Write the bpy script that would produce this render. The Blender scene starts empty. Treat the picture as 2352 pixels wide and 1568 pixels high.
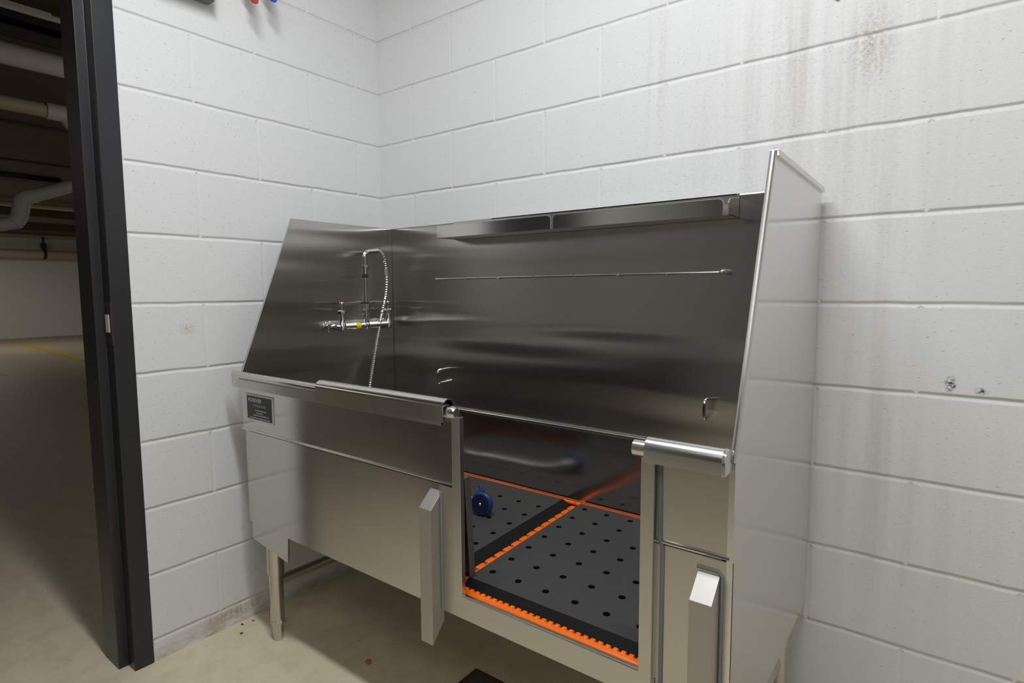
import bpy, bmesh, math, random
from mathutils import Vector, Matrix
random.seed(7)
scene = bpy.context.scene
COL = scene.collection
PI = math.pi

# ------------------------------------------------------------------ helpers
class MB:
    """collects shapes in world coordinates, links them as ONE mesh object"""
    def __init__(s): s.bm = bmesh.new(); s.round = False
    def _merge(s, b):
        me = bpy.data.meshes.new('t'); b.to_mesh(me); b.free()
        s.bm.from_mesh(me); bpy.data.meshes.remove(me); return s
    def box(s, x0, x1, y0, y1, z0, z1, bev=0.0, seg=2):
        b = bmesh.new(); bmesh.ops.create_cube(b, size=1)
        for v in b.verts:
            v.co = Vector(((x0 + x1) / 2 + v.co.x * (x1 - x0), (y0 + y1) / 2 + v.co.y * (y1 - y0), (z0 + z1) / 2 + v.co.z * (z1 - z0)))
        if bev: bmesh.ops.bevel(b, geom=b.edges[:], offset=bev, segments=seg, profile=0.5, affect='EDGES')
        return s._merge(b)
    def prism(s, pts, axis, a, c, bev=0.0, seg=2):
        """polygon of 2-D pts extruded along axis from a to c. axis x: pts=(y,z); y: (x,z); z: (x,y)"""
        b = bmesh.new()
        def mk(p, t):
            return {'x': (t, p[0], p[1]), 'y': (p[0], t, p[1]), 'z': (p[0], p[1], t)}[axis]
        A = [b.verts.new(mk(p, a)) for p in pts]; Cc = [b.verts.new(mk(p, c)) for p in pts]
        n = len(pts)
        b.faces.new(A); b.faces.new(Cc[::-1])
        for i in range(n): b.faces.new((A[i], Cc[i], Cc[(i + 1) % n], A[(i + 1) % n]))
        bmesh.ops.recalc_face_normals(b, faces=b.faces[:])
        if bev: bmesh.ops.bevel(b, geom=b.edges[:], offset=bev, segments=seg, profile=0.5, affect='EDGES')
        return s._merge(b)
    def tube(s, path, r, n=16, caps=True, closed=False):
        """swept tube; r number or list"""
        P = [Vector(p) for p in path]; m = len(P); s.round = True
        R = r if isinstance(r, (list, tuple)) else [r] * m
        b = bmesh.new(); rings = []; up = None
        for i in range(m):
            t = (P[min(i + 1, m - 1)] - P[max(i - 1, 0)]).normalized()
            if up is None:
                up = Vector((0, 0, 1)) if abs(t.z) < .9 else Vector((1, 0, 0))
            u = (up - t * up.dot(t)).normalized(); w = t.cross(u); up = u
            rings.append([b.verts.new(P[i] + (u * math.cos(2 * PI * k / n) + w * math.sin(2 * PI * k / n)) * R[i]) for k in range(n)])
        for i in range(m - 1):
            for k in range(n):
                b.faces.new((rings[i][k], rings[i][(k + 1) % n], rings[i + 1][(k + 1) % n], rings[i + 1][k]))
        if caps:
            b.faces.new(rings[0][::-1]); b.faces.new(rings[-1])
        bmesh.ops.recalc_face_normals(b, faces=b.faces[:])
        return s._merge(b)
    def lathe(s, prof, p0, d, n=24):
        """profile [(r, h)] revolved about direction d from p0"""
        d = Vector(d).normalized(); p0 = Vector(p0)
        return s.tube([p0 + d * h for r, h in _fix(prof)], [r for r, h in _fix(prof)], n)
    def sphere(s, c, r, n=12):
        s.round = True; b = bmesh.new(); bmesh.ops.create_uvsphere(b, u_segments=n, v_segments=n, radius=1)
        rr = r if isinstance(r, (tuple, list)) else (r, r, r)
        for v in b.verts: v.co = Vector((c[0] + v.co.x * rr[0], c[1] + v.co.y * rr[1], c[2] + v.co.z * rr[2]))
        return s._merge(b)
    def map(s, f):
        for v in s.bm.verts: v.co = Vector(f(*v.co))
        return s
    def build(s, name, mat, parent=None, smooth=35, label=None, kind=None):
        me = bpy.data.meshes.new(name)
        off = Vector((0, 0, 0))
        p = parent
        while p is not None: off += Vector(p.location); p = p.parent
        for v in s.bm.verts: v.co -= off
        s.bm.to_mesh(me); s.bm.free()
        me.materials.append(mat)
        if smooth:
            for f in me.polygons: f.use_smooth = True
            me.set_sharp_from_angle(angle=math.radians(smooth))
        o = bpy.data.objects.new(name, me); COL.objects.link(o)
        if smooth and not s.round:
            md = o.modifiers.new('weighted', 'WEIGHTED_NORMAL'); md.keep_sharp = True; md.weight = 90
        if parent: o.parent = parent
        if label: o['label'] = label
        if kind: o['kind'] = kind
        return o
def _fix(prof):
    out = []; last = None
    for r, h in prof:
        if last is not None and h <= last: h = last + 1e-4
        out.append((r, h)); last = h
    return out
def thing(name, label, cat, loc=(0, 0, 0), group=None):
    o = bpy.data.objects.new(name, None); COL.objects.link(o); o.location = loc
    o.empty_display_size = .05
    o['label'] = label; o['category'] = cat
    if group: o['group'] = group
    return o
def tag(o, label, cat, group=None):
    o['label'] = label; o['category'] = cat
    if group: o['group'] = group
    return o
def struct(o): o['kind'] = 'structure'; return o
def arc(cx, cy, r, a0, a1, n):
    return [(cx + r * math.cos(math.radians(a0 + (a1 - a0) * i / n)), cy + r * math.sin(math.radians(a0 + (a1 - a0) * i / n))) for i in range(n + 1)]
def smoothpath(pts, n=12):
    P = [Vector(p) for p in pts]; out = []
    for i in range(len(P) - 1):
        p0, p1, p2, p3 = P[max(i - 1, 0)], P[i], P[i + 1], P[min(i + 2, len(P) - 1)]
        for k in range(n):
            t = k / n
            out.append(.5 * ((2 * p1) + (p2 - p0) * t + (2 * p0 - 5 * p1 + 4 * p2 - p3) * t * t + (3 * p1 - p0 - 3 * p2 + p3) * t ** 3))
    out.append(P[-1]); return out

# ------------------------------------------------------------------ materials
class NT:
    def __init__(s, name):
        s.m = bpy.data.materials.new(name); s.m.use_nodes = True
        s.t = s.m.node_tree; s.t.nodes.clear()
        s.out = s.t.nodes.new('ShaderNodeOutputMaterial')
        s.b = s.t.nodes.new('ShaderNodeBsdfPrincipled'); s.t.links.new(s.b.outputs[0], s.out.inputs[0])
    def n(s, typ, **kw):
        x = s.t.nodes.new(typ)
        for k, v in kw.items():
            if hasattr(x, k): setattr(x, k, v)
            else: x.inputs[k.replace('_', ' ')].default_value = v
        return x
    def l(s, a, b): s.t.links.new(a, b)
    def val(s, a, b):
        if hasattr(a, 'is_output'): s.l(a, b)
        else: b.default_value = a
    def math(s, op, a, b=0.0, clamp=False):
        x = s.t.nodes.new('ShaderNodeMath'); x.operation = op; x.use_clamp = clamp
        s.val(a, x.inputs[0]); s.val(b, x.inputs[1]); return x.outputs[0]
    def vec(s, op, a, b=None):
        x = s.t.nodes.new('ShaderNodeVectorMath'); x.operation = op
        s.val(a, x.inputs[0])
        if b is not None: s.val(b, x.inputs[1])
        return x
    def mix(s, f, a, b, mode='MIX'):
        x = s.t.nodes.new('ShaderNodeMix'); x.data_type = 'RGBA'; x.blend_type = mode
        s.val(f, x.inputs[0])
        for v, i in ((a, 6), (b, 7)):
            if hasattr(v, 'is_output'): s.l(v, x.inputs[i])
            else: x.inputs[i].default_value = (*v, 1) if len(v) == 3 else v
        return x.outputs[2]
    def ramp(s, f, stops):
        x = s.t.nodes.new('ShaderNodeValToRGB'); s.l(f, x.inputs[0]); e = x.color_ramp.elements
        while len(e) < len(stops): e.new(.5)
        for i, (p, c) in enumerate(stops):
            e[i].position = p; e[i].color = (c, c, c, 1) if not isinstance(c, tuple) else (*c, 1)
        return x.outputs[0]
    def obj(s): return s.n('ShaderNodeTexCoord').outputs['Object']
    def map(s, v, loc=(0, 0, 0), scale=(1, 1, 1), rot=(0, 0, 0)):
        x = s.t.nodes.new('ShaderNodeMapping'); s.l(v, x.inputs[0])
        x.inputs[1].default_value = loc; x.inputs[2].default_value = rot; x.inputs[3].default_value = scale
        return x.outputs[0]
    def noise(s, v, scale, detail=3, rough=.5):
        x = s.n('ShaderNodeTexNoise'); s.l(v, x.inputs['Vector']); x.inputs['Scale'].default_value = scale
        x.inputs['Detail'].default_value = detail; x.inputs['Roughness'].default_value = rough
        return x.outputs[0]
    def bump(s, h, strength, dist, normal=None):
        x = s.n('ShaderNodeBump'); s.l(h, x.inputs['Height']); x.inputs['Strength'].default_value = strength
        x.inputs['Distance'].default_value = dist
        if normal is not None: s.l(normal, x.inputs['Normal'])
        return x.outputs[0]
    def set(s, **kw):
        for k, v in kw.items(): s.val((*v, 1) if isinstance(v, tuple) and len(v) == 3 else v, s.b.inputs[k.replace('_', ' ')])
        return s.m

def plain(name, col, rough=.5, metal=0.0, **kw):
    t = NT(name); v = t.obj(); nz = t.noise(v, 60, 2)
    c = t.mix(nz, tuple(x * .93 for x in col), tuple(min(1, x * 1.06) for x in col))
    t.set(Base_Color=c, Roughness=rough, Metallic=metal, **kw)
    return t.m

def steel(name, base=(.63, .61, .58), rough=.17, aniso=.25, wave=.35, grain=1.0):
    """brushed sheet: grain runs up the sheet, so reflections smear sideways; sheets are never quite flat"""
    t = NT(name); v = t.obj()
    g = t.n('ShaderNodeNewGeometry')
    tan = t.vec('CROSS_PRODUCT', g.outputs['True Normal'], (0, 0, 1)).outputs[0]
    tan = t.vec('ADD', tan, (0.0003, 0.0003, 0.0)).outputs[0]
    tan = t.vec('NORMALIZE', tan).outputs[0]
    fine = t.noise(t.map(v, scale=(900, 900, 14)), 1.0, 2)
    smudge = t.noise(v, 2.2, 1, .4)
    col = t.mix(t.math('MULTIPLY', fine, .35 * grain), base, tuple(x * .84 for x in base))
    wv = t.noise(t.map(v, scale=(.35, .35, 3.4)), 2.0, 1, .4)
    n = t.bump(wv, min(1.0, wave), .006 * max(1.0, wave))
    r = t.math('ADD', t.math('MULTIPLY', smudge, .08), rough - .04)
    t.set(Base_Color=col, Metallic=1.0, Roughness=r, Anisotropic=aniso)
    t.l(tan, t.b.inputs['Tangent']); t.l(n, t.b.inputs['Normal'])
    return t.m

def block_wall(name, axis, off, stains):
    t = NT(name); v = t.obj()
    sep = t.n('ShaderNodeSeparateXYZ'); t.l(v, sep.inputs[0])
    h = sep.outputs[0] if axis == 'x' else t.math('MULTIPLY', sep.outputs[1], -1.0)
    # gentle irregularity so that joints are not ruled lines
    wob = t.math('MULTIPLY', t.math('SUBTRACT', t.noise(v, 9, 2), .5), .006)
    bu = t.math('ADD', t.math('ADD', h, off), wob); bv = t.math('ADD', t.math('SUBTRACT', sep.outputs[2], .067), wob)
    # keep the running bond positive
    bu = t.math('ADD', bu, 40.64); bv = t.math('ADD', bv, 40.64)
    cb = t.n('ShaderNodeCombineXYZ'); t.l(bu, cb.inputs[0]); t.l(bv, cb.inputs[1])
    def bricks(ms, sm):
        br = t.n('ShaderNodeTexBrick', offset=.5, offset_frequency=2, squash=1.0)
        t.l(cb.outputs[0], br.inputs['Vector'])
        br.inputs['Scale'].default_value = 1; br.inputs['Mortar Size'].default_value = ms; br.inputs['Mortar Smooth'].default_value = sm
        br.inputs['Brick Width'].default_value = .4064; br.inputs['Row Height'].default_value = .2032
        br.inputs['Color1'].default_value = (0, 0, 0, 1); br.inputs['Color2'].default_value = (1, 1, 1, 1); br.inputs['Bias'].default_value = 0
        return br
    br = bricks(.0085, 1.0)
    # bed joints are tooled deeper than the paint-filled head joints
    fr = t.math('FRACT', t.math('DIVIDE', bv, .2032))
    dist = t.math('MINIMUM', fr, t.math('SUBTRACT', 1.0, fr))
    bed = t.math('SUBTRACT', 1.0, t.math('MULTIPLY', dist, .2032 / .0090), True)
    bedmask = t.math('GREATER_THAN', bed, 0.0)
    joint = t.math('MULTIPLY', br.outputs['Fac'], t.math('ADD', t.math('MULTIPLY', bedmask, .78), .22))
    joint = t.math('MULTIPLY', joint, t.math('ADD', t.math('MULTIPLY', t.noise(v, 4, 2), .9), .5))
    rough = t.noise(v, 190, 5, .65)
    pits = t.ramp(t.noise(t.map(v, scale=(1, 1, 1.5)), 95, 2, .5), [(.25, 0.0), (.36, 1.0)])
    height = t.math('ADD', t.math('MULTIPLY', rough, .13), t.math('MULTIPLY', pits, .16))
    height = t.math('SUBTRACT', height, joint)
    nrm = t.bump(height, .7, .0055)
    base = t.mix(t.math('MULTIPLY', br.outputs['Color'], .5), (.80, .805, .81), (.765, .77, .775))
    base = t.mix(t.math('MULTIPLY', t.math('SUBTRACT', 1.0, pits), .35), base, (.45, .44, .43))
    base = t.mix(t.math('MULTIPLY', t.math('MULTIPLY', bed, bedmask), .06), base, (.6, .59, .58))
    drip = t.noise(t.map(v, scale=(26, 26, 1.1)), 1.0, 4, .6)
    speck = t.noise(v, 120, 3, .7)
    for (c, rad, streaky, col, amt) in stains:
        d = t.vec('SUBTRACT', v, c).outputs[0]
        d = t.vec('DIVIDE', d, rad).outputs[0]
        ln = t.vec('LENGTH', d).outputs['Value']
        m = t.math('SUBTRACT', 1.0, ln, True)
        src = t.math('ADD', t.math('MULTIPLY', drip, streaky), t.math('MULTIPLY', speck, 1 - streaky))
        m = t.math('MULTIPLY', m, t.ramp(src, [(.42, 0.0), (.72, 1.0)]))
        base = t.mix(t.math('MULTIPLY', m, amt, True), base, col)
    # grime at the foot of the wall
    low = t.math('SUBTRACT', 1.0, t.math('MULTIPLY', t.math('ABSOLUTE', sep.outputs[2]), 14.0), True)
    base = t.mix(t.math('MULTIPLY', low, t.ramp(t.noise(t.map(v, scale=(9, 9, 30)), 1, 4, .65), [(.38, 0.0), (.62, .75)])), base, (.36, .28, .17))
    t.set(Base_Color=base, Roughness=.55, Specular_IOR_Level=.35)
    t.l(nrm, t.b.inputs['Normal'])
    return t.m

def concrete(name, a, b, dark):
    t = NT(name); v = t.obj()
    n1 = t.noise(v, 1.3, 5, .6); n2 = t.noise(v, 14, 6, .65); n3 = t.noise(v, 240, 3, .6)
    c = t.mix(t.ramp(n1, [(.3, 0.0), (.7, 1.0)]), a, b)
    c = t.mix(t.ramp(n2, [(.35, .35), (.55, 0.0)]), c, dark)
    c = t.mix(t.ramp(n3, [(.3, .3), (.5, 0.0)]), c, dark)
    sp = t.noise(t.map(v, rot=(0, 0, .5)), 33, 2, .4)
    c = t.mix(t.ramp(sp, [(.73, 0.0), (.80, .6)]), c, (.20, .14, .08))
    n = t.bump(t.math('ADD', n3, t.math('MULTIPLY', n2, .6)), .3, .002)
    t.set(Base_Color=c, Roughness=t.math('ADD', t.math('MULTIPLY', n2, .25), .42), Specular_IOR_Level=.4)
    t.l(n, t.b.inputs['Normal'])
    return t.m

def rubber_mat(name):
    t = NT(name); v = t.obj()
    w = t.n('ShaderNodeTexWave', wave_type='BANDS', bands_direction='X'); t.l(t.map(v, rot=(0, 0, .55)), w.inputs[0])
    w.inputs['Scale'].default_value = 85
    w2 = t.n('ShaderNodeTexWave', wave_type='BANDS', bands_direction='Y'); t.l(t.map(v, rot=(0, 0, .55)), w2.inputs[0])
    w2.inputs['Scale'].default_value = 60
    g = t.n('ShaderNodeNewGeometry'); sp = t.n('ShaderNodeSeparateXYZ'); t.l(g.outputs['True Normal'], sp.inputs[0])
    flat = t.math('GREATER_THAN', sp.outputs[2], .97)
    h = t.math('MULTIPLY', t.math('MULTIPLY', w.outputs['Fac'], t.math('ADD', t.math('MULTIPLY', w2.outputs['Fac'], .5), .5)), flat)
    c = t.mix(h, (.026, .026, .026), (.086, .085, .084))
    c = t.mix(flat, (.010, .0098, .0096), c)
    t.set(Base_Color=c, Roughness=.66, Specular_IOR_Level=t.math('ADD', t.math('MULTIPLY', flat, .25), .12)); t.l(t.bump(h, .5, .0012), t.b.inputs['Normal'])
    return t.m

M = {}
M['steel'] = steel('brushed_steel')
M['steel_back'] = steel('brushed_steel_splash', base=(.60, .58, .55), rough=.24, aniso=1.0, wave=2.4)
M['steel_basin'] = steel('brushed_steel_basin', base=(.60, .58, .55), rough=.17, aniso=.7, wave=.9)
M['steel_soft'] = steel('bead_blasted_steel', base=(.54, .52, .48), rough=.58, aniso=0.0, wave=.05)
M['steel_dull'] = steel('brushed_steel_satin', base=(.60, .58, .55), rough=.3, aniso=.5, wave=.12)
M['steel_bright'] = steel('polished_rail_steel', base=(.70, .685, .66), rough=.24, aniso=.1, wave=.05, grain=.5)
M['steel_mirror'] = steel('mirror_side_sheet', base=(.80, .79, .775), rough=.20, aniso=.95, wave=.05, grain=.6)
M['chrome'] = plain('chrome', (.78, .78, .78), .08, 1.0)
M['nickel'] = plain('satin_nickel', (.62, .60, .56), .22, 1.0)
M['hose'] = plain('hose_steel', (.72, .72, .71), .25, 1.0)
M['black_ring'] = plain('black_plastic', (.03, .03, .03), .35)
M['caulk'] = plain('grey_sealant', (.21, .225, .24), .45)
M['orange'] = plain('orange_plastic', (1.0, .168, .004), .28)
M['mat'] = rubber_mat('ribbed_rubber')
M['blue'] = plain('blue_rubber', (.011, .038, .17), .38)
M['navy'] = plain('navy_rubber', (.006, .010, .045), .5)
M['red_dot'] = plain('red_cap', (.6, .04, .05), .3)
M['blue_dot'] = plain('blue_cap', (.05, .12, .55), .3)
M['yellow_tag'] = plain('yellow_tape', (.85, .75, .01), .5)
M['plate_black'] = plain('plate_black', (.016, .016, .017), .4)
M['plate_white'] = plain('plate_white', (.78, .79, .80), .45)
M['white_plastic'] = plain('white_plastic', (.80, .77, .70), .45)
M['black_paint'] = plain('black_frame_paint', (.024, .0245, .028), .34)
M['dark_metal'] = plain('dark_bronze_plate', (.12, .10, .085), .4, .7)
M['brass'] = plain('brass', (.55, .36, .13), .3, 1.0)
M['red_lever'] = plain('red_vinyl', (.55, .05, .03), .4)
M['blue_lever'] = plain('blue_vinyl', (.03, .09, .55), .4)
M['grey_box'] = plain('grey_plastic', (.16, .17, .17), .45)
M['pale_cover'] = plain('pale_cover', (.66, .68, .64), .4)
M['pipe_white'] = plain('pipe_white', (.72, .68, .64), .5)
M['pipe_cream'] = plain('pipe_cream', (.56, .50, .36), .5)
M['duct'] = plain('galvanised_duct', (.72, .72, .71), .5, 0.0)
M['dark_iron'] = plain('dark_iron', (.03, .028, .025), .6)
M['debris_orange'] = plain('orange_crumb', (.62, .16, .05), .7)
M['debris_dark'] = plain('dark_grit', (.07, .065, .06), .8)
M['rust'] = plain('rusty_drain', (.05, .033, .022), .6)
M['yellow_paint'] = plain('yellow_line_paint', (.50, .36, .01), .6)
M['garage_wall'] = plain('garage_wall_paint', (.78, .78, .76), .7)
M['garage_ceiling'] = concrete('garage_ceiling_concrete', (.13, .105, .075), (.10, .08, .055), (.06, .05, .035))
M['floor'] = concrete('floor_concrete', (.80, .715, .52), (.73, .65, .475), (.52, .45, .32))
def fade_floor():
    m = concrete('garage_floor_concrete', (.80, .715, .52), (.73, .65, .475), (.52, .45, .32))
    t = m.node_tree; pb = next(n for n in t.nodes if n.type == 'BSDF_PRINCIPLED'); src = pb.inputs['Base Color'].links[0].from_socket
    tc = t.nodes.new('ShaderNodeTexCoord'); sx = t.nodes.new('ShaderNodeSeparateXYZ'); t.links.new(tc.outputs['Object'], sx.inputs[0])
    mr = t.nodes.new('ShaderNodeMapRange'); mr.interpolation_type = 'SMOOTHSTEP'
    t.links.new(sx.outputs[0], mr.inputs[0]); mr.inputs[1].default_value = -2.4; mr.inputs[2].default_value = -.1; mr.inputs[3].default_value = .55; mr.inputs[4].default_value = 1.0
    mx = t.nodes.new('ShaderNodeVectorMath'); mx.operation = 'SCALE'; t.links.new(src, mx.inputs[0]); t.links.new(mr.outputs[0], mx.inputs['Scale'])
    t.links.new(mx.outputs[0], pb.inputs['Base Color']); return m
M['garage_floor'] = fade_floor()   # colour darkens away from the threshold, painting in the light's fall-off
M['room_ceiling'] = plain('room_ceiling_paint', (.62, .62, .62), .8)
M['dark_wall'] = plain('dark_wall_paint', (.085, .084, .085), .7)
BR = (.40, .33, .24); GR = (.42, .41, .38)
M['wall_back'] = block_wall('painted_block_back', 'x', .2032 - .1947, [
    ((1.70, 0, 1.68), (.06, .5, .12), .4, (.33, .28, .20), 1.2),
    ((1.62, 0, 1.60), (.42, .5, .55), .8, BR, .36),
    ((1.185, 0, 1.72), (.05, .5, .55), .7, BR, .5),
    ((1.53, 0, 1.70), (.06, .5, .25), .7, BR, .5),
    ((1.74, 0, .80), (.13, .5, .75), .9, BR, .30),
    ((1.40, 0, 1.45), (.8, .5, .6), .3, GR, .25),
    ((1.882, 0, .908), (.013, .5, .022), .0, (.02, .02, .02), 3.0),
    ((1.935, 0, .897), (.016, .5, .010), .0, (.03, .03, .03), 2.2),
    ((2.0, 0, .55), (.5, .5, .7), .5, GR, .25)])
M['wall_left'] = block_wall('painted_block_left', 'y', -.1133, [
    ((0, -.775, 1.005), (.5, .03, .022), .0, (.60, .36, .18), 1.4),
    ((0, -.68, .045), (.5, .16, .03), .4, (.42, .27, .10), 1.8)])

# ------------------------------------------------------------------ room shell
DY0, DY1, DH = -1.95, -.925, 2.20      # doorway in the left wall
WL = MB().box(-.2, 0, DY1, .2, 0, 2.75).box(-.2, 0, DY0, DY1, DH, 2.75).box(-.2, 0, -4.2, DY0, 0, 2.75).build('wall_left', M['wall_left'], smooth=0)
struct(WL)
struct(MB().box(0, 4.2, 0, .2, 0, 2.75).build('wall_back', M['wall_back'], smooth=0))
struct(MB().box(4.0, 4.2, -4.2, 0, 0, 2.75).build('wall_right', M['wall_back'], smooth=0))
struct(MB().box(0, 4.0, -4.4, -4.2, 0, 2.75).build('wall_front', M['dark_wall'], smooth=0))
struct(MB().box(0, 4.2, -4.4, .2, 2.75, 2.9).build('ceiling', M['room_ceiling'], smooth=0))
struct(MB().box(-.12, 4.2, -4.4, .2, -.2, 0).build('floor', M['floor'], smooth=0))
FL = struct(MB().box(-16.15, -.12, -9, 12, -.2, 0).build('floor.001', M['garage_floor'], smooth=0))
struct(MB().box(-16.4, -16.15, -9, 12, 0, 2.75).build('wall_far', M['garage_wall'], smooth=0))
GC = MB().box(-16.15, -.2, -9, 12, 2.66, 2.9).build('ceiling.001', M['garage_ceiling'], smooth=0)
struct(GC)
struct(MB().box(-16.15, -.2, 12, 12.2, 0, 2.75).build('wall_side', M['garage_wall'], smooth=0))
struct(MB().box(-16.15, -.2, -9.2, -9, 0, 2.75).build('wall_side.001', M['garage_wall'], smooth=0))
# formwork lines in the garage slab
for x in (-5.0, -6.95):
    o = MB().box(x - .03, x + .03, -9, 12, 2.645, 2.66).build('trim_1', M['dark_iron'], smooth=0); struct(o)
# concrete drop beams far away
for x, z in ((-12.4, 2.52), (-15.2, 2.5)):
    o = MB().box(x - .5, x + .5, -9, 12, z, 2.66).build('trim_2', M['garage_ceiling'], smooth=0); struct(o)
o = MB().box(-16.15, -16.0, -9, 12, 2.42, 2.50).build('trim_3', M['pipe_cream'], smooth=0); struct(o)
# yellow bay lines painted on the garage floor
def stripe(a, b, w):
    a = Vector((*a, 0)); b = Vector((*b, 0)); n = (b - a).normalized().cross(Vector((0, 0, 1))) * w / 2
    q = [a + n, b + n, b - n, a - n]
    mb = MB(); mb.prism([(p.x, p.y) for p in q], 'z', .0005, .003)
    o = mb.build('parking_line', M['yellow_paint'], FL, smooth=0); return o
stripe((-16.1, 2.05), (-6.0, 1.52), .13)
stripe((-10.6, .45), (-8.3, .415), .12)

# door frame (black hollow steel, one jamb seen)
door = thing('door_1', '', '', (0, 0, 0)); del door['label']; del door['category']; struct(door)
def jamb(y, s):
    f = lambda d: y - s * d
    return [(.003, f(0)), (.003, f(.052)), (-.046, f(.052)), (-.046, f(.078)), (-.150, f(.078)), (-.150, f(.052)), (-.203, f(.052)), (-.203, f(0))]
o = MB().prism(jamb(-.926, 1), 'z', 0, DH, .002).build('jamb', M['black_paint'], door)
sp = MB().box(-.0445, .0042, -.9795, -.9776, .972, 1.092, .0006)
spo = sp.build('strike_plate', M['dark_metal'], door)
MB().box(-.038, -.006, -.9798, -.9785, .988, 1.076).build('strike_hole', M['black_ring'], spo, smooth=0)
MB().box(-.036, -.010, -.9815, -.979, 1.006, 1.056, .001).build('latch_pocket', M['white_plastic'], spo)
MB().prism(jamb(-1.949, -1), 'z', 0, DH, .002).build('jamb', M['black_paint'], door)
MB().box(-.2, .003, DY0 + .052, DY1 - .053, DH - .052, DH, .002).build('head', M['black_paint'], door)

# ------------------------------------------------------------------ the dog wash tub
XL, XR = .112, 1.616       # inner face of left splash, outer face of right side
YB, YF = -.045, -.672      # face of back splash, face of front sheets
ZT, ZR = 1.358, .862
tub = thing('dog_wash_tub', 'stainless steel walk-in dog wash tub with tall splash panels standing in the corner', 'tub', (.86, -.36, 0))
S, SB, SD, BR_ = M['steel'], M['steel_back'], M['steel_dull'], M['steel_bright']
MB().box(XL - .004, XR - .008, YB, YB + .014, .69, ZT, .0012).build('back_splash', SB, tub)
MB().prism([(-.046, ZT), (-.478, ZT), (-.668, .868), (-.668, .69), (-.046, .69)], 'x', XL - .008, XL, .001).build('left_splash', SB, tub)
MB().tube([(XL, YB + .001, ZT - .0005), (XR - .01, YB + .001, ZT - .0005)], .0026, 8).build('top_hem', BR_, tub)
MB().tube([(XL - .003, -.06, ZT), (XL - .003, -.478, ZT), (XL - .003, -.668, .868)], .0030, 8).build('edge_hem', BR_, tub)
# right side sheet: hemmed front edge, turned-out top flange
side = MB().prism([(-.026, ZT), (-.480, ZT + .006), (-.666, .845), (-.668, .325), (-.026, .325)], 'x', XR - .010, XR, .0012).build('right_side_panel', M['steel_mirror'], tub)
MB().prism([(-.026, ZT), (-.480, ZT + .006), (-.483, ZT - .006), (-.026, ZT - .012)], 'x', XR - .010, XR + .006, .001).build('top_flange', S, side)
MB().tube([(XR - .003, -.481, ZT + .002), (XR - .003, -.668, .846)], .0055, 10).build('front_hem', BR_, side)
# back ledge where basin and splash lap
MB().box(XL, XR - .01, YB - .016, YB, .681, .692, .003, 3).build('back_ledge', BR_, tub)
# basin: inner walls and floor as one formed shell
b = MB()
b.box(XL, XR - .012, YB - .001, YB + .006, .39, .684)
b.box(XL - .003, XL + .0015, -.664, YB, .39, .689)
b.box(XR - .018, XR - .0115, -.664, YB, .39, .689)
b.box(XL, 1.030, -.6665, -.664, .39, .85)
b.box(1.472, XR - .012, -.6640, -.6615, .39, .85)
b.box(XL, XR - .012, -.664, YB, .385, .392)
b.box(1.030, 1.472, -.6665, -.664, .39, .437)
b.build('basin', M['steel_basin'], tub)
# front sheets
MB().box(.108, 1.020, YF, YF + .005, .690, .846, .001).build('upper_front_panel', S, tub)
MB().prism([(.134, .684), (.134, .334), (.328, .308), (.331, .330), (.334, .386), (.985, .386), (.985, .684)], 'y', YF + .001, YF + .007, .0012).build('lower_front_panel', S, tub)
MB().box(1.484, XR - .004, YF + .006, YF + .012, .688, .846, .001).build('upper_front_panel', SD, tub)
MB().box(1.484, XR, YF + .006, YF + .012, .335, .681, .001).build('lower_front_panel', SD, tub)
# lap seams (a small rolled lip)
MB().tube([(.108, YF - .001, .690), (1.018, YF - .001, .690)], .0032, 8).build('seam_lip', BR_, tub)
MB().tube([(1.486, YF + .005, .687), (XR - .005, YF + .005, .687)], .0032, 8).build('seam_lip', BR_, tub)
# door opening frame: one folded U with proud posts
door_fr = MB().prism([(1.016, .846), (1.016, .424), (1.486, .424), (1.486, .840), (1.462, .840), (1.462, .4435), (1.041, .4435), (1.041, .846)], 'y', -.681, -.668, .0012).build('opening_frame', SD, tub)
MB().box(1.472, 1.4868, -.6800, -.662, .43, .838, .001).build('post_return', SD, door_fr)
MB().tube([(1.042, -.679, .4440), (1.461, -.679, .4440)], .0017, 8).build('sill_edge', BR_, door_fr)
# wide post cheek left and apron below sill
MB().prism([(.972, .684), (1.030, .684), (1.030, .432), (1.488, .432), (1.488, .388), (.972, .388)], 'y', -.677, -.6675, .0012).build('sill_apron', SD, tub)
MB().prism([(-.676, .392), (-.668, .386), (-.60, .374), (-.40, .356), (-.05, .372), (-.05, .392)], 'x', .985, 1.60, .002).build('basin_underside', SD, tub)
# rolled rim along the front left + hanging lip
prof = [(-.664, ZR - .012)] + [(p[0], p[1]) for p in arc(-.683, ZR - .002, .0125, 20, 215, 12)] + [(-.694, ZR - .038), (-.690, ZR - .038), (-.686, ZR - .016)]
MB().prism(prof, 'x', .092, 1.003).build('rolled_rim', S, tub)
MB().tube([(.99, -.683, ZR - .006), (1.028, -.683, ZR - .006), (1.034, -.683, ZR - .006)], [.0135, .0135, .010], 16).build('rim_end', BR_, tub)
MB().prism([(-.699, .852), (-.696, .852), (-.696, .826), (-.699, .826)], 'x', .128, 1.001, .0006).build('lip', SD, tub)
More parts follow.
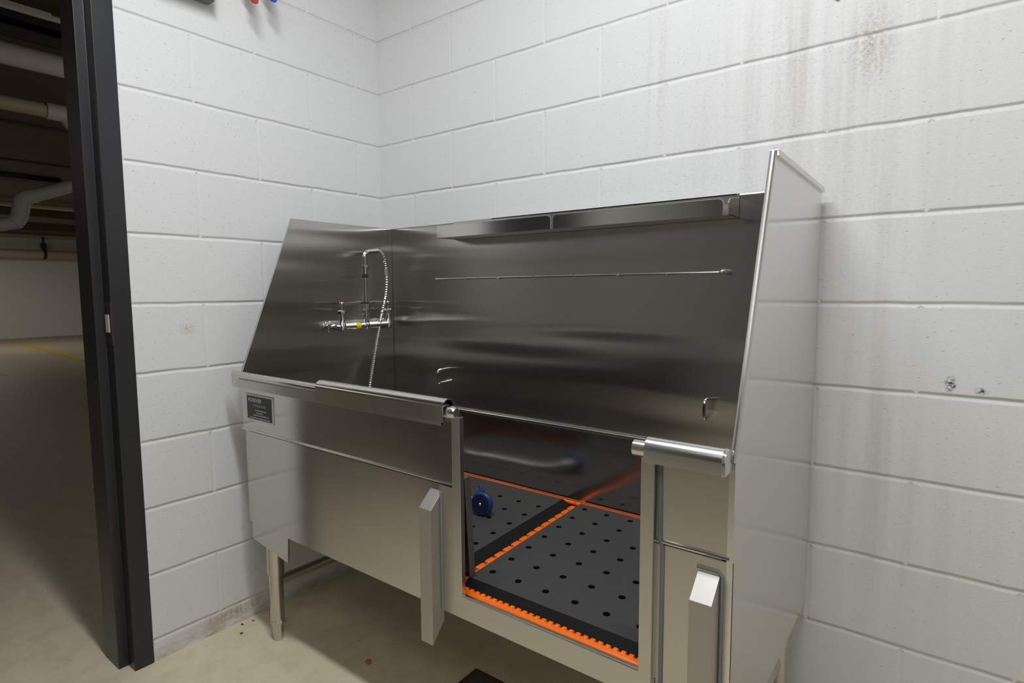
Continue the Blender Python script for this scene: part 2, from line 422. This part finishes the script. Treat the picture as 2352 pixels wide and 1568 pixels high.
# sliding hood over the rim
def hood(x0, x1, yc, zc, r, drop, th, cap=False):
    outer = [(yc - r, zc - drop)] + [(p[0], p[1]) for p in arc(yc, zc, r, 180, 0, 16)] + [(yc + r, zc - drop * .6)]
    ri = r - th
    inner = [(yc + ri, zc - drop * .6)] + [(p[0], p[1]) for p in arc(yc, zc, ri, 0, 180, 16)] + [(yc - ri, zc - drop)]
    return MB().prism(outer + inner, 'x', x0, x1)
hood(.548, 1.012, -.684, .8655, .0195, .030, .0022).build('sliding_hood', BR_, tub)
hood(1.478, 1.606, -.686, .853, .020, .020, .0022).build('sliding_hood', BR_, tub)
MB().lathe([(.001, 0), (.010, .001), (.0145, .004), (.0145, .05)], (1.449, -.686, .850), (1, 0, 0)).build('rim_end', BR_, tub)
MB().prism([(-.706, .832), (-.706, .852), (-.70, .866), (-.686, .873), (-.672, .868), (-.666, .852), (-.666, .832)], 'x', 1.604, 1.612, .002).build('rim_end', BR_, tub)
# box channels (door guides) on the front
def channel(x0, x1, yb, yf, zt, zf, zb):
    o = MB().prism([(yb, zt), (yf, zf), (yf, zb), (yb, zb + .045)], 'x', x0, x1, .0012).build('guide_channel', M['steel_soft'], tub)
    return o
channel(.938, .976, YF + .002, -.709, .668, .632, .316)
channel(1.560, 1.597, YF + .006, -.707, .655, .620, .318)
# sealant lines
MB().tube([(.9785, YF - .0055, .668), (.9785, YF - .0055, .392)], .0032, 8).build('sealant', M['caulk'], tub)
MB().tube([(1.492, YF + .006, .83), (1.493, YF + .005, .692), (1.498, YF + .006, .676), (1.498, YF + .006, .40), (1.493, YF + .005, .388)], .0045, 8).build('sealant', M['caulk'], tub)
MB().tube([(1.559, YF + .006, .661), (1.593, YF + .006, .661), (1.600, YF + .006, .655), (1.601, YF + .005, .35)], .0035, 8).build('sealant', M['caulk'], tub)
# legs with sleeves, bullet feet and side rails
for (x, y) in ((.192, -.632), (.192, -.10), (1.565, -.632), (1.565, -.062)):
    lg = MB().tube([(x, y, .06), (x, y, .40)], .0215, 20).build('leg', M['nickel'], tub)
    MB().tube([(x, y, .222), (x, y, .395)], .0258, 20).build('sleeve', M['nickel'], lg)
    MB().lathe([(.008, 0), (.0150, .001), (.0172, .01), (.0176, .052), (.0232, .056), (.0232, .068), (.0216, .071)], (x, y, 0), (0, 0, 1), 8).build('foot', M['nickel'], lg)
for x in (.192, 1.565):
    MB().tube([(x, -.62, .192), (x, -.10, .185)], .0165, 16).build('side_rail', M['nickel'], tub)
MB().box(.140, .33, -.655, -.06, .374, .386).build('leg_gusset', SD, tub, smooth=0)
MB().box(1.45, 1.598, -.655, -.06, .374, .386).build('leg_gusset', SD, tub, smooth=0)
# tether loops on the back splash
def loop(x, z):
    h, d, r = .024, .034, .0042
    p = [(x, YB + .002, z + h)] + [(x, YB - d + .010 * (1 - math.sin(a)), z + h - .010 + .010 * math.cos(a)) for a in (PI * .0, PI * .17, PI * .33, PI * .5)]
    p += [(x, YB - d + .010 * (1 - math.sin(a)), z - h + .010 - .010 * math.cos(a)) for a in (PI * .5, PI * .33, PI * .17, 0)] + [(x, YB + .002, z - h)]
    MB().tube(p, r, 10).build('tether_loop', M['chrome'], tub)
loop(.385, .804); loop(1.366, .801)
# leash rail with studs
rail = MB().tube([(.364, YB - .018, 1.1605), (1.396, YB - .018, 1.163)], .0024, 8).build('leash_rail', M['nickel'], tub)
for i in range(8):
    x = .364 + .1475 * i
    MB().tube([(x, YB + .001, 1.1607), (x, YB - .022, 1.1607)], .0032, 8).build('rail_stud', M['nickel'], rail)
MB().sphere((1.399, YB - .020, 1.163), .0078).build('rail_knob', M['chrome'], rail)
# shelf hooked over the top of the back splash
shelf = MB().box(.445, 1.432, -.132, YB - .0005, 1.299, 1.3015).build('bottle_shelf', SD, tub, smooth=0)
MB().box(.445, 1.432, YB - .003, YB - .0005, 1.299, ZT + .003).build('shelf_back', SD, shelf, smooth=0)
MB().box(.62, 1.425, YB - .003, YB + .018, ZT, ZT + .003).build('shelf_hanger', BR_, shelf, smooth=0)
def lip(x0, x1, rl, rr):
    r = .012; z0, z1 = 1.2995, 1.339
    pts = [(x0, z0), (x1, z0)]
    pts += arc(x1 - r, z1 - r, r, 0, 90, 6) if rr else [(x1, z1)]
    pts += arc(x0 + r, z1 - r, r, 90, 180, 6) if rl else [(x0, z1)]
    o = MB().prism(pts, 'y', -.1335, -.131).build('shelf_lip', S, shelf)
    top = [(x0 + (r if rl else 0), -.1325, z1), (x1 - (r if rr else 0), -.1325, z1)]
    if rr: top += [(p[0], -.1325, p[1]) for p in arc(x1 - r, z1 - r, r, 70, 0, 5)] + [(x1, -.1325, z0)]
    MB().tube(top, .0017, 6).build('lip_edge', BR_, o)
lip(.445, .914, False, True)
lip(.924, 1.418, True, True)
MB().prism([(YB, 1.299), (-.132, 1.299), (-.132, 1.330), (-.122, 1.340), (YB, 1.352)], 'x', 1.429, 1.432, .0008).build('shelf_end', BR_, shelf)
MB().prism([(YB, 1.299), (-.132, 1.299), (-.132, 1.339), (YB, 1.352)], 'x', .445, .448, .0008).build('shelf_end', SD, shelf)

# maker's plate
pl = MB().box(.138, .290, YF - .0026, YF, .722, .806, .0006).build('name_plate', M['plate_white'], tub)
MB().box(.1445, .2835, YF - .0032, YF - .0020, .7285, .7995).build('plate_face', M['plate_black'], pl, smooth=0)
def text(s, x, z, size, parent, mat, sx=1.0, shear=0.0, bold=0.0):
    cu = bpy.data.curves.new('t', 'FONT'); cu.body = s; cu.size = size; cu.shear = shear; cu.offset = bold; cu.extrude = 0
    cu.resolution_u = 2
    o = bpy.data.objects.new('t', cu); COL.objects.link(o)
    bpy.context.view_layer.update()
    me = bpy.data.meshes.new_from_object(o.evaluated_get(bpy.context.evaluated_depsgraph_get()))
    bpy.data.objects.remove(o); bpy.data.curves.remove(cu)
    off = Vector((0, 0, 0)); p = parent
    while p is not None: off += Vector(p.location); p = p.parent
    for v in me.vertices: v.co = Vector((x + v.co.x * sx, YF - .0036, z + v.co.y)) - off
    me.materials.append(mat); me.name = 'lettering'
    t = bpy.data.objects.new('lettering', me); COL.objects.link(t); t.parent = parent
    return t
text('FOREVER', .152, .782, .0165, pl, M['plate_white'], 1.12, .25, .0004)
text('STAINLESS STEEL', .180, .7685, .0085, pl, M['plate_white'], 1.12)
for (x0, x1, z) in ((.188, .250, .7555), (.196, .236, .7475), (.178, .262, .740), (.160, .272, .7315)):
    mb = MB(); x = x0
    while x < x1:
        w = random.uniform(.0012, .0028); h = random.uniform(.0024, .0034)
        mb.box(x, x + w, YF - .0038, YF - .0030, z, z + h); x += w + random.choice((.0008, .0009, .0022))
    mb.build('small_print', M['pale_cover'], pl, smooth=0)

# ------------------------------------------------------------------ things in the tub
sk = lambda x, y, z: (x - .046 * (y + .33), y, z)
def mat_obj(name, label, x0, x1, y0, y1, bev_left, bev_right, bev_front, hx, hy, holes):
    """rubber mat: top face pierced by round holes, bevelled where the photograph shows it"""
    zt, zb, w = .4525, .4385, .018
    t = thing(name, label, 'mat', ((x0 + x1) / 2, (y0 + y1) / 2, zb), 'drain mats in the tub')
    bm = bmesh.new()
    xa, xb = x0 + bev_left, x1 - bev_right; ya, yb = y0 + bev_front, y1
    # cell grid: every cell centred on a hole becomes a ring of quads round an octagon
    nx = int(round((xb - xa) / .0378)); ny = int(round((yb - ya) / .0392))
    xs = sorted(set([xa, xb] + [x for x in [hx + .0378 * k for k in range(-40, 41)] if xa + .006 < x < xb - .006]))
    ys = sorted(set([ya, yb] + [y for y in [hy + .0392 * k for k in range(-40, 41)] if ya + .006 < y < yb - .006]))
    # holes sit on grid CORNERS (hx,hy multiples of two cells): use shifted cell edges so that a cell is centred on each hole
    ex = sorted([xa, xb] + [x for x in [hx - .0189 + .0378 * k for k in range(-40, 41)] if xa + .004 < x < xb - .004])
    ey = sorted([ya, yb] + [y for y in [hy - .0196 + .0392 * k for k in range(-40, 41)] if ya + .004 < y < yb - .004])
    cache = {}
    def V(x, y, z):
        k = (round(x, 5), round(y, 5), round(z, 5))
        if k not in cache: cache[k] = bm.verts.new(sk(x, y, z))
        return cache[k]
    r = .0084; N = 16
    for i in range(len(ex) - 1):
        for j in range(len(ey) - 1):
            a, b_, c, d = ex[i], ex[i + 1], ey[j], ey[j + 1]
            cx, cy = (a + b_) / 2, (c + d) / 2
            kx = (cx - hx) / .0378; ky = (cy - hy) / .0392
            full = abs(b_ - a - .0378) < .002 and abs(d - c - .0392) < .002
            if full and abs(kx - round(kx)) < .1 and abs(ky - round(ky)) < .1 and round(kx) % 2 == 0 and round(ky) % 2 == 0 and holes:
                cor = [V(b_, d, zt), V(a, d, zt), V(a, c, zt), V(b_, c, zt)]
                ring = [V(cx + r * math.cos(2 * PI * q / N), cy + r * math.sin(2 * PI * q / N), zt) for q in range(N)]
                low = [V(cx + r * math.cos(2 * PI * q / N), cy + r * math.sin(2 * PI * q / N), zb - .0005) for q in range(N)]
                for s in range(4):
                    q0 = 2 + s * 4
                    # corner s sits at 45+90s degrees -> ring index 2+4s
                    nxt = cor[(s + 1) % 4]
                    bm.faces.new([cor[s]] + [nxt] + [ring[(q0 + 4 - q) % N] for q in range(0, 5)])
                for q in range(N):
                    bm.faces.new([ring[q], ring[(q + 1) % N], low[(q + 1) % N], low[q]])
            else:
                bm.faces.new([V(a, c, zt), V(b_, c, zt), V(b_, d, zt), V(a, d, zt)])
    # skirts
    T = [V(x, ya, zt) for x in ex]; 
    def strip(pts_t, pts_b):
        for q in range(len(pts_t) - 1):
            bm.faces.new([pts_t[q], pts_b[q], pts_b[q + 1], pts_t[q + 1]])
    strip([V(x, ya, zt) for x in ex], [V(x if 0 < q < len(ex) - 1 else (x0 if q == 0 else x1), y0, zb) for q, x in enumerate(ex)])
    strip([V(x, yb, zt) for x in ex[::-1]], [V(x if 0 < q < len(ex) - 1 else (x1 if q == 0 else x0), y1, zb) for q, x in enumerate(ex[::-1])])
    strip([V(xa, y, zt) for y in ey[::-1]], [V(x0, y if 0 < q < len(ey) - 1 else (y1 if q == 0 else y0), zb) for q, y in enumerate(ey[::-1])])
    strip([V(xb, y, zt) for y in ey], [V(x1, y if 0 < q < len(ey) - 1 else (y0 if q == 0 else y1), zb) for q, y in enumerate(ey)])
    bmesh.ops.recalc_face_normals(bm, faces=bm.faces[:])
    mb = MB(); mb.bm.free(); mb.bm = bm
    mb.build('mat_sheet', M['mat'], t, smooth=0)
    return t
mat_obj('rubber_mat', 'black ribbed rubber mat with drain holes right behind the tub opening', .992, 1.592, -.636, -.060, .001, .001, .018, 1.0255, -.1745, True)
mat_obj('rubber_mat', 'black ribbed rubber mat under the blue spray head, left of the orange strip',   .135, .957, -.632, -.060, .001, .031, .018, .7445, -.160, True)

def grate(label, x0, x1, y0, y1, front_teeth, left_edge):
    t = thing('drain_grate', label, 'grate', ((x0 + x1) / 2, (y0 + y1) / 2, .392), 'orange drain grates')
    zt = .4375
    MB().box(x0 + .012, x1 - (0 if left_edge else .020), y0 + .058, y1, .404, zt - .004).map(sk).build('grate_base', M['orange'], t, smooth=0)
    rim = MB()
    rim.tube([(x0, y0 + .0115, .4250), (x1, y0 + .0115, .4250)], .0125, 14)
    n = int((x1 - x0) / .0165)
    for i in range(n):
        x = x0 + .010 + i * .0165
        rim.prism([(y0 + .006, .4335), (y0 + .012, zt + .0006), (y0 + .064, zt), (y0 + .064, .428), (y0 + .006, .426)], 'x', x - .0050, x + .0050, .0016)
        rim.sphere((x, y0 + .0150, zt - .0010), (.0046, .0032, .0026), 8)
    rim.build('front_rim', M['orange'], t)
    MB().tube([(x0, y1 - .0055, .4450), (x1, y1 - .0055, .4450)], .0058, 10).build('back_rim', M['orange'], t)
    if left_edge:
        e = MB()
        e.box(x0 + .012, x0 + .034, y0 + .03, y1 - .008, .428, zt, .002)
        for i in range(14):
            y = y1 - .030 - i * .0385
            e.box(x0 + .001, x0 + .033, y - .0150, y + .0150, .428, zt + .0022, .002)
            e.sphere((x0 + .010, y + .008, zt + .0022), (.004, .0035, .0025), 8)
            e.sphere((x0 + .019, y - .008, zt + .0022), (.004, .0035, .0025), 8)
        e.map(sk).build('edge_bumps', M['orange'], t)
    return t
grate('bright orange slotted drain grate under the right mat, its ribbed edge along the opening sill', .958, 1.590, -.6575, -.047, True, True)
grate('bright orange slotted drain grate under the left mat, mostly hidden by mat and leaning panel', .135, .955, -.6575, -.047, False, False)

# loose door panel leaning inside
dp = thing('tub_door_panel', 'loose steel door panel leaning against the inside of the tub front, left of the opening', 'panel', (.83, -.61, .44))
lean = lambda x, y, z: (x + (z - .455) * .085, y - (z - .455) * .150, z)
MB().box(.66, 1.014, -.612, -.609, .4535, .705).map(lean).build('door_sheet', SD, dp, smooth=0)
MB().box(1.0115, 1.0145, -.624, -.604, .4535, .705, .0008).map(lean).build('edge_flange', SD, dp)
MB().box(.66, 1.0145, -.624, -.604, .4535, .4565, .0006).map(lean).build('bottom_flange', BR_, dp)
MB().box(.66, 1.0145, -.624, -.604, .702, .705, .0006).map(lean).build('top_flange', BR_, dp)

# faucet with riser, hose and spray head
fc = thing('wall_faucet', 'chrome two-handle wall faucet with tall riser and flexible spray hose on left splash panel', 'faucet', (XL, -.225, .99))
CH, NK = M['chrome'], M['nickel']
fx, fz = .165, .993
MB().tube([(fx, -.335, fz), (fx, -.115, fz)], .0122, 20).sphere((fx, -.225, fz), (.0150, .018, .0150), 16).build('faucet_body', CH, fc)
for y in (-.350, -.105):
    inl = MB().tube([(XL - .001, y, fz), (fx - .012, y, fz), (fx - .003, y + (.008 if y < -.2 else -.003), fz), (fx, y + (.02 if y < -.2 else -.012), fz)], [.010, .010, .011, .0112], 16)
    io = inl.build('inlet', CH, fc)
    MB().lathe([(.021, 0), (.021, .004), (.012, .008)], (XL - .001, y, fz), (1, 0, 0)).build('wall_flange', CH, io)
    MB().lathe([(.015, 0), (.0175, .002), (.0175, .014), (.015, .016)], (XL + .018, y, fz), (1, 0, 0), 6).build('union_nut', CH, io)
for y, sgn, dot in ((-.328, 1, 'red_dot'), (-.119, -1, 'blue_dot')):
    v = MB().lathe([(.0085, -.017), (.0142, -.011), (.0142, .006), (.0110, .012), (.0110, .044)], (fx, y, fz), (0, 0, 1)).build('valve', CH, fc)
    MB().lathe([(.012, 0), (.0165, .002), (.0165, .011), (.012, .014)], (fx, y, fz + .044), (0, 0, 1), 8).build('bonnet', CH, v)
    MB().tube([(fx, y, fz + .055), (fx, y, fz + .073)], .0052, 12).build('stem', CH, v)
    h = MB().lathe([(.007, 0), (.0088, .004), (.0088, .012), (.0075, .015)], (fx, y, fz + .071), (0, 0, 1)).build('handle', CH, v)
    MB().prism([(y + sgn * .004, fz + .085), (y + sgn * .035, fz + .0865), (y + sgn * .082, fz + .088), (y + sgn * .078, fz + .081), (y + sgn * .035, fz + .0745), (y + sgn * .004, fz + .075)], 'x', fx - .0070, fx + .0070, .0015).build('lever', CH, h)
    MB().lathe([(.0065, 0), (.0065, .002)], (fx, y, fz + .086), (0, 0, 1)).build('temperature_dot', M[dot], h)
MB().tube([(fx, -.273, fz), (fx, -.254, fz)], .0129, 16).build('paper_tag', M['yellow_tag'], fc)
ry = -.222
rp = [(fx, ry, fz + .004), (fx, ry, 1.232)] + [(fx, ry + .022 - .022 * math.cos(a), 1.240 + .022 * math.sin(a)) for a in (.3, .6, .9, 1.2, 1.5)]
rp += [(fx, ry + .040, 1.2635), (fx, ry + .062, 1.2665)]
ris = MB().tube(rp, [.0072] * 2 + [.0078] * 5 + [.0082, .0085], 16).build('riser', CH, fc)
for z, r, h, nn, mt in ((fz + .010, .0115, .012, 16, CH), (fz + .034, .0130, .008, 16, CH), (fz + .055, .0150, .022, 8, NK), (fz + .078, .0105, .006, 16, M['black_ring']), (1.166, .0118, .012, 16, M['black_ring']), (1.180, .0108, .024, 16, CH), (1.203, .0150, .009, 8, NK)):
    MB().lathe([(r * .9, 0), (r, .001), (r, h - .001), (r * .9, h)], (fx, ry, z), (0, 0, 1), nn).build('collar', mt, ris)
hp = smoothpath([(fx, ry + .055, 1.2665), (fx + .001, ry + .076, 1.260), (fx + .002, ry + .092, 1.228), (fx + .003, ry + .099, 1.164), (fx + .004, ry + .092, 1.10), (fx + .004, ry + .076, 1.050), (fx + .006, -.183, .92), (fx + .008, -.217, .781), (fx + .012, -.238, .66), (.215, -.25, .52), (.30, -.255, .4605), (.45, -.27, .4595), (.62, -.275, .4595), (.72, -.262, .472), (.764, -.262, .486)], 14)
# resample finely for the coils
dense = []
for i in range(len(hp) - 1):
    L = (hp[i + 1] - hp[i]).length; k = max(1, int(L / .0016))
    dense += [hp[i].lerp(hp[i + 1], q / k) for q in range(k)]
dense.append(hp[-1])
MB().tube(dense, [.0058 + (.0009 if (i // 2) % 2 else -.0004) for i in range(len(dense))], 12).build('spray_hose', M['hose'], fc)
wn = Vector((.15, -.97, .10)).normalized(); wc = Vector((.792, -.318, .4875))
sh = MB().lathe([(.020, 0), (.030, .004), (.034, .010), (.0352, .016), (.0352, .021), (.033, .0262), (.0295, .0275)], wc - wn * .020, wn, 32).build('spray_head', M['blue'], fc)
MB().lathe([(.0290, 0), (.0290, .0012)], wc + wn * .0078, wn, 32).build('spray_face', M['navy'], sh)
MB().lathe([(.0045, 0), (.0048, .001), (.003, .0028)], wc + wn * .0088, wn, 12).build('centre_screw', CH, sh)
MB().tube([wc - wn * .018, wc - wn * .034 + Vector((-.012, 0, .004)), wc - wn * .045 + Vector((-.022, .006, .0))], [.013, .012, .009], 16).build('spray_body', CH, sh)
MB().tube([wc - wn * .030 + Vector((-.014, 0, .015)), wc - wn * .03 + Vector((-.025, 0, .042)), wc - wn * .03 + Vector((-.028, 0, .048))], [.005, .005, .003], 10).build('trigger', M['blue'], sh)

# ------------------------------------------------------------------ floor things
dr = thing('floor_drain', 'rusty square floor drain set in the concrete under the tub', 'drain', (.86, -.43, 0))
MB().box(.805, .945, -.505, -.365, .0003, .004, .001).build('drain_frame', M['rust'], dr)
MB().box(.823, .927, -.487, -.383, .0035, .0052).build('drain_grid', M['debris_dark'], dr)
def crumb(name, label, cat, c, r, mat, n=9, group=None):
    mb = MB()
    for i in range(n):
        a = random.uniform(0, 2 * PI); d = random.uniform(0, .6) * r
        q = random.uniform(.35, .6) * r
        mb.sphere((c[0] + d * math.cos(a), c[1] + d * math.sin(a), q * .7), (q, q * random.uniform(.7, 1.1), q * .75), 7)
    return tag(mb.build(name, mat, None, smooth=0), label, cat, group)
crumb('orange_crumb', 'ragged orange crumb lying on the floor in the tub shadow', 'crumb', (.523, -.537), .013, M['debris_orange'], 12)
crumb('orange_fleck', 'tiny orange fleck on the floor at the foot of the left wall', 'crumb', (.030, -.63), .006, M['debris_orange'], 4)
crumb('dark_fleck', 'small dark sliver on the floor against the left wall beside the orange fleck', 'crumb', (.022, -.665), .007, M['debris_dark'], 4)
crumb('dark_pebble', 'small dark pebble on the floor just left of the tub leg', 'crumb', (.070, -.690), .006, M['debris_dark'], 4)

# ------------------------------------------------------------------ things on the walls
gb = thing('wall_box', 'grey box with pale cover on the left wall, cut off by the top edge', 'box', (0, -.75, 2.0))
MB().box(.0005, .040, -.86, -.662, 1.998, 2.12, .003).build('box_body', M['grey_box'], gb)
MB().box(.040, .052, -.862, -.660, 2.000, 2.122, .003).build('box_cover', M['pale_cover'], gb)
def valve(y, mat, label, z):
    t = thing('mounted_valve', label, 'valve', (0, y, z), 'shut-off valves')
    MB().tube([(.055, y, z + .05), (.055, y, 2.74)], .011, 14).build('supply_pipe', M['brass'], t)
    MB().lathe([(.012, 0), (.018, .004), (.018, .040), (.012, .044)], (.055, y, z + .045), (0, 0, 1), 8).tube([(.0, y, z + .067), (.055, y, z + .067)], .010, 12).build('valve_body', M['brass'], t)
    MB().tube([(.055, y, z + .067), (.080, y, z + .067)], .006, 10).build('spindle', M['brass'], t)
    MB().prism([(y - .010, z + .075), (y + .010, z + .075), (y + .012, z + .006), (y + .006, z), (y - .006, z), (y - .012, z + .006)], 'x', .079, .087, .002).build('lever', mat, t)
valve(-.557, M['red_lever'], 'shut-off valve with a red lever high on the left wall', 2.020)
valve(-.493, M['blue_lever'], 'shut-off valve with a blue lever high on the left wall, nearest the corner', 2.048)
MB().tube([(1.628, -.012, 1.789), (1.628, -.012, 1.83)], .004, 8)
rp_ = thing('hanging_tag', 'small red tag on the back wall at the top edge, above the right side panel', 'tag', (1.628, 0, 1.81))
MB().prism([(1.618, 1.850), (1.638, 1.850), (1.636, 1.796), (1.628, 1.788), (1.620, 1.796)], 'y', -.006, -.001, .001).build('tag_flap', M['red_lever'], rp_)

# ------------------------------------------------------------------ garage services
def pipe(name, label, cat, pts, r, mat, group=None, n=14):
    o = MB().tube(pts, r, n).build(name, mat); return tag(o, label, cat, group)
wp = thing('hanging_pipe', 'thick white pipe under the garage ceiling, nearest to the doorway', 'pipe', (-2.42, 0, 2.46))
MB().tube([(-2.42, -4, 2.455), (-2.42, 4, 2.455)], .062, 18).build('pipe_run', M['pipe_white'], wp)
MB().tube([(-2.42, -.30, 2.455), (-2.42, .22, 2.455)], .080, 18).build('coupling', M['pipe_white'], wp)
wp2 = thing('hanging_pipe', 'slimmer cream pipe with a white bend under the garage ceiling, second from the doorway', 'pipe', (-4.0, 0, 2.57))
MB().tube([(-4.02, -4, 2.575), (-4.02, .25, 2.575)], .055, 16).build('pipe_run', M['pipe_cream'], wp2)
MB().tube([(-4.02, -.02, 2.575), (-4.02, .55, 2.575)], .066, 16).build('coupling', M['pipe_white'], wp2)
MB().tube(smoothpath([(-4.02, .10, 2.56), (-4.02, .16, 2.48), (-4.02, .24, 2.40), (-4.02, .29, 2.37)], 5), .05, 14).build('bend', M['pipe_white'], wp2)
cd = thing('ceiling_conduit', 'thin pale conduit run along the garage ceiling at the top left', 'conduit', (-1.9, 0, 2.5))
MB().tube([(-1.95, -4, 2.545), (-1.95, 4, 2.545)], .016, 10).build('conduit_run', M['pipe_white'], cd)
MB().box(-1.975, -1.935, -1.35, -.52, 2.535, 2.565, .004).build('cover_strip', M['pipe_white'], cd)
tr = thing('hanging_cable_tray', 'black cable tray under the garage ceiling between conduit and white pipe', 'tray', (-2.15, 0, 2.5))
MB().box(-2.24, -2.06, -4, 4, 2.49, 2.53, .003).box(-2.24, -2.23, -4, 4, 2.49, 2.58).box(-2.07, -2.06, -4, 4, 2.49, 2.58).build('tray_body', M['dark_iron'], tr)
dk = thing('hanging_duct', 'grey galvanised duct dropping in an offset below the garage ceiling', 'duct', (-8, .8, 2.3))
CA = Vector((1.8757, -1.5918, 1.122))
dq = lambda x, y, z: tuple(CA + (Vector((x, y, z)) - CA) * .895)
MB().tube([dq(-8.0, 2.2, 2.78), dq(-8.0, 1.43, 2.662), dq(-8.0, .83, 2.395)], .078, 18).build('sloping_run', M['duct'], dk)
MB().tube(smoothpath([dq(-8.0, .86, 2.405), dq(-8.0, .755, 2.37), dq(-8.0, .71, 2.30), dq(-8.0, .665, 2.10), dq(-8.0, .60, 2.02)], 5), .087, 18).build('offset_bend', M['duct'], dk)
MB().tube([dq(-8.0, .68, 2.045), dq(-8.15, -.2, 1.80), dq(-8.4, -1.6, 1.42)], .072, 18).build('lower_run', M['duct'], dk)
pipe('sprinkler_pipe', 'long cream pipe running along the far garage wall', 'pipe', [(-15.9, -9, 2.03), (-15.9, 12, 2.03)], .105, M['pipe_cream'])
hg = thing('pipe_hanger', 'small dark hanger holding the cream pipe on the far garage wall', 'hanger', (-15.9, 2.9, 2.1))
MB().box(-15.95, -15.85, 2.85, 2.95, 2.15, 2.30).box(-15.92, -15.88, 2.88, 2.92, 2.25, 2.45).build('hanger_block', M['dark_iron'], hg)
MB().prism(arc(-15.9, 2.03, .122, -90, 90, 12) + arc(-15.9, 2.03, .108, 90, -90, 12), 'y', 2.87, 2.93).build('hanger_ring', M['dark_iron'], hg)
pipe('ceiling_pipe', 'thin cream pipe under the garage ceiling behind the duct', 'pipe', [(-10.6, -4, 2.57), (-10.6, 8, 2.57)], .045, M['pipe_cream'])
lf = MB().box(-8.2, -7.95, -4.2, 1.15, 2.60, 2.655, .01).build('ceiling_band', M['dark_iron']); tag(lf, 'long black band on the garage ceiling above the duct', 'lamp')  # plain long black box just under the slab

# ------------------------------------------------------------------ light
def area(name, loc, sx, sy, power, col, rot=(0, 0, 0)):
    L = bpy.data.lights.new(name, 'AREA'); L.shape = 'RECTANGLE'; L.size = sx; L.size_y = sy; L.energy = power; L.color = col
    o = bpy.data.objects.new(name, L); COL.objects.link(o); o.location = loc; o.rotation_euler = rot; return o
area('room_strip_light', (1.35, -1.08, 2.62), 1.25, .12, 29.5, (.945, .975, 1.0))
area('room_fill_light', (2.3, -2.15, 2.45), 2.4, .8, 13, (1.0, .985, .965), (math.radians(74), 0, 0))
area('garage_light', (-9.5, 4.6, 2.6), 1.2, .3, 34, (1.0, .93, .80))
area('garage_light', (-13.0, 1.0, 2.5), 1.2, .3, 26, (1.0, .93, .80))
area('garage_light', (-5.0, -4.5, 2.6), 1.2, .3, 22, (1.0, .93, .80))
area('garage_light', (-.6, 1.8, 1.7), .6, .6, 12, (1.0, .95, .88), (0, PI / 2, 0))  # added fill behind the wall, turned sideways to brighten pipes and far wall
w = bpy.data.worlds.new('world'); scene.world = w; w.use_nodes = True
w.node_tree.nodes['Background'].inputs[0].default_value = (.9, .95, 1, 1); w.node_tree.nodes['Background'].inputs[1].default_value = .05

# ------------------------------------------------------------------ camera
F, YAW, PIT, ROL = 1330.2, .6492, -.0901, -.0054
cy, sy, cp, sp_, cr, sr = math.cos(YAW), math.sin(YAW), math.cos(PIT), math.sin(PIT), math.cos(ROL), math.sin(ROL)
f = Vector((-sy * cp, cy * cp, sp_)); rt = Vector((cy, sy, 0)); up = rt.cross(f)
r2 = rt * cr + up * sr; u2 = up * cr - rt * sr
cam = bpy.data.cameras.new('camera'); co = bpy.data.objects.new('camera', cam); COL.objects.link(co)
cam.sensor_width = 36; cam.lens = F / 2352 * 36; cam.clip_start = .02; cam.clip_end = 100
m = Matrix((r2, u2, -f)).transposed().to_4x4(); m.translation = Vector((1.8757, -1.5918, 1.1220)); co.matrix_world = m
scene.camera = co
scene.view_settings.view_transform = 'Standard'
scene.view_settings.look = 'None'
scene.view_settings.exposure = 0
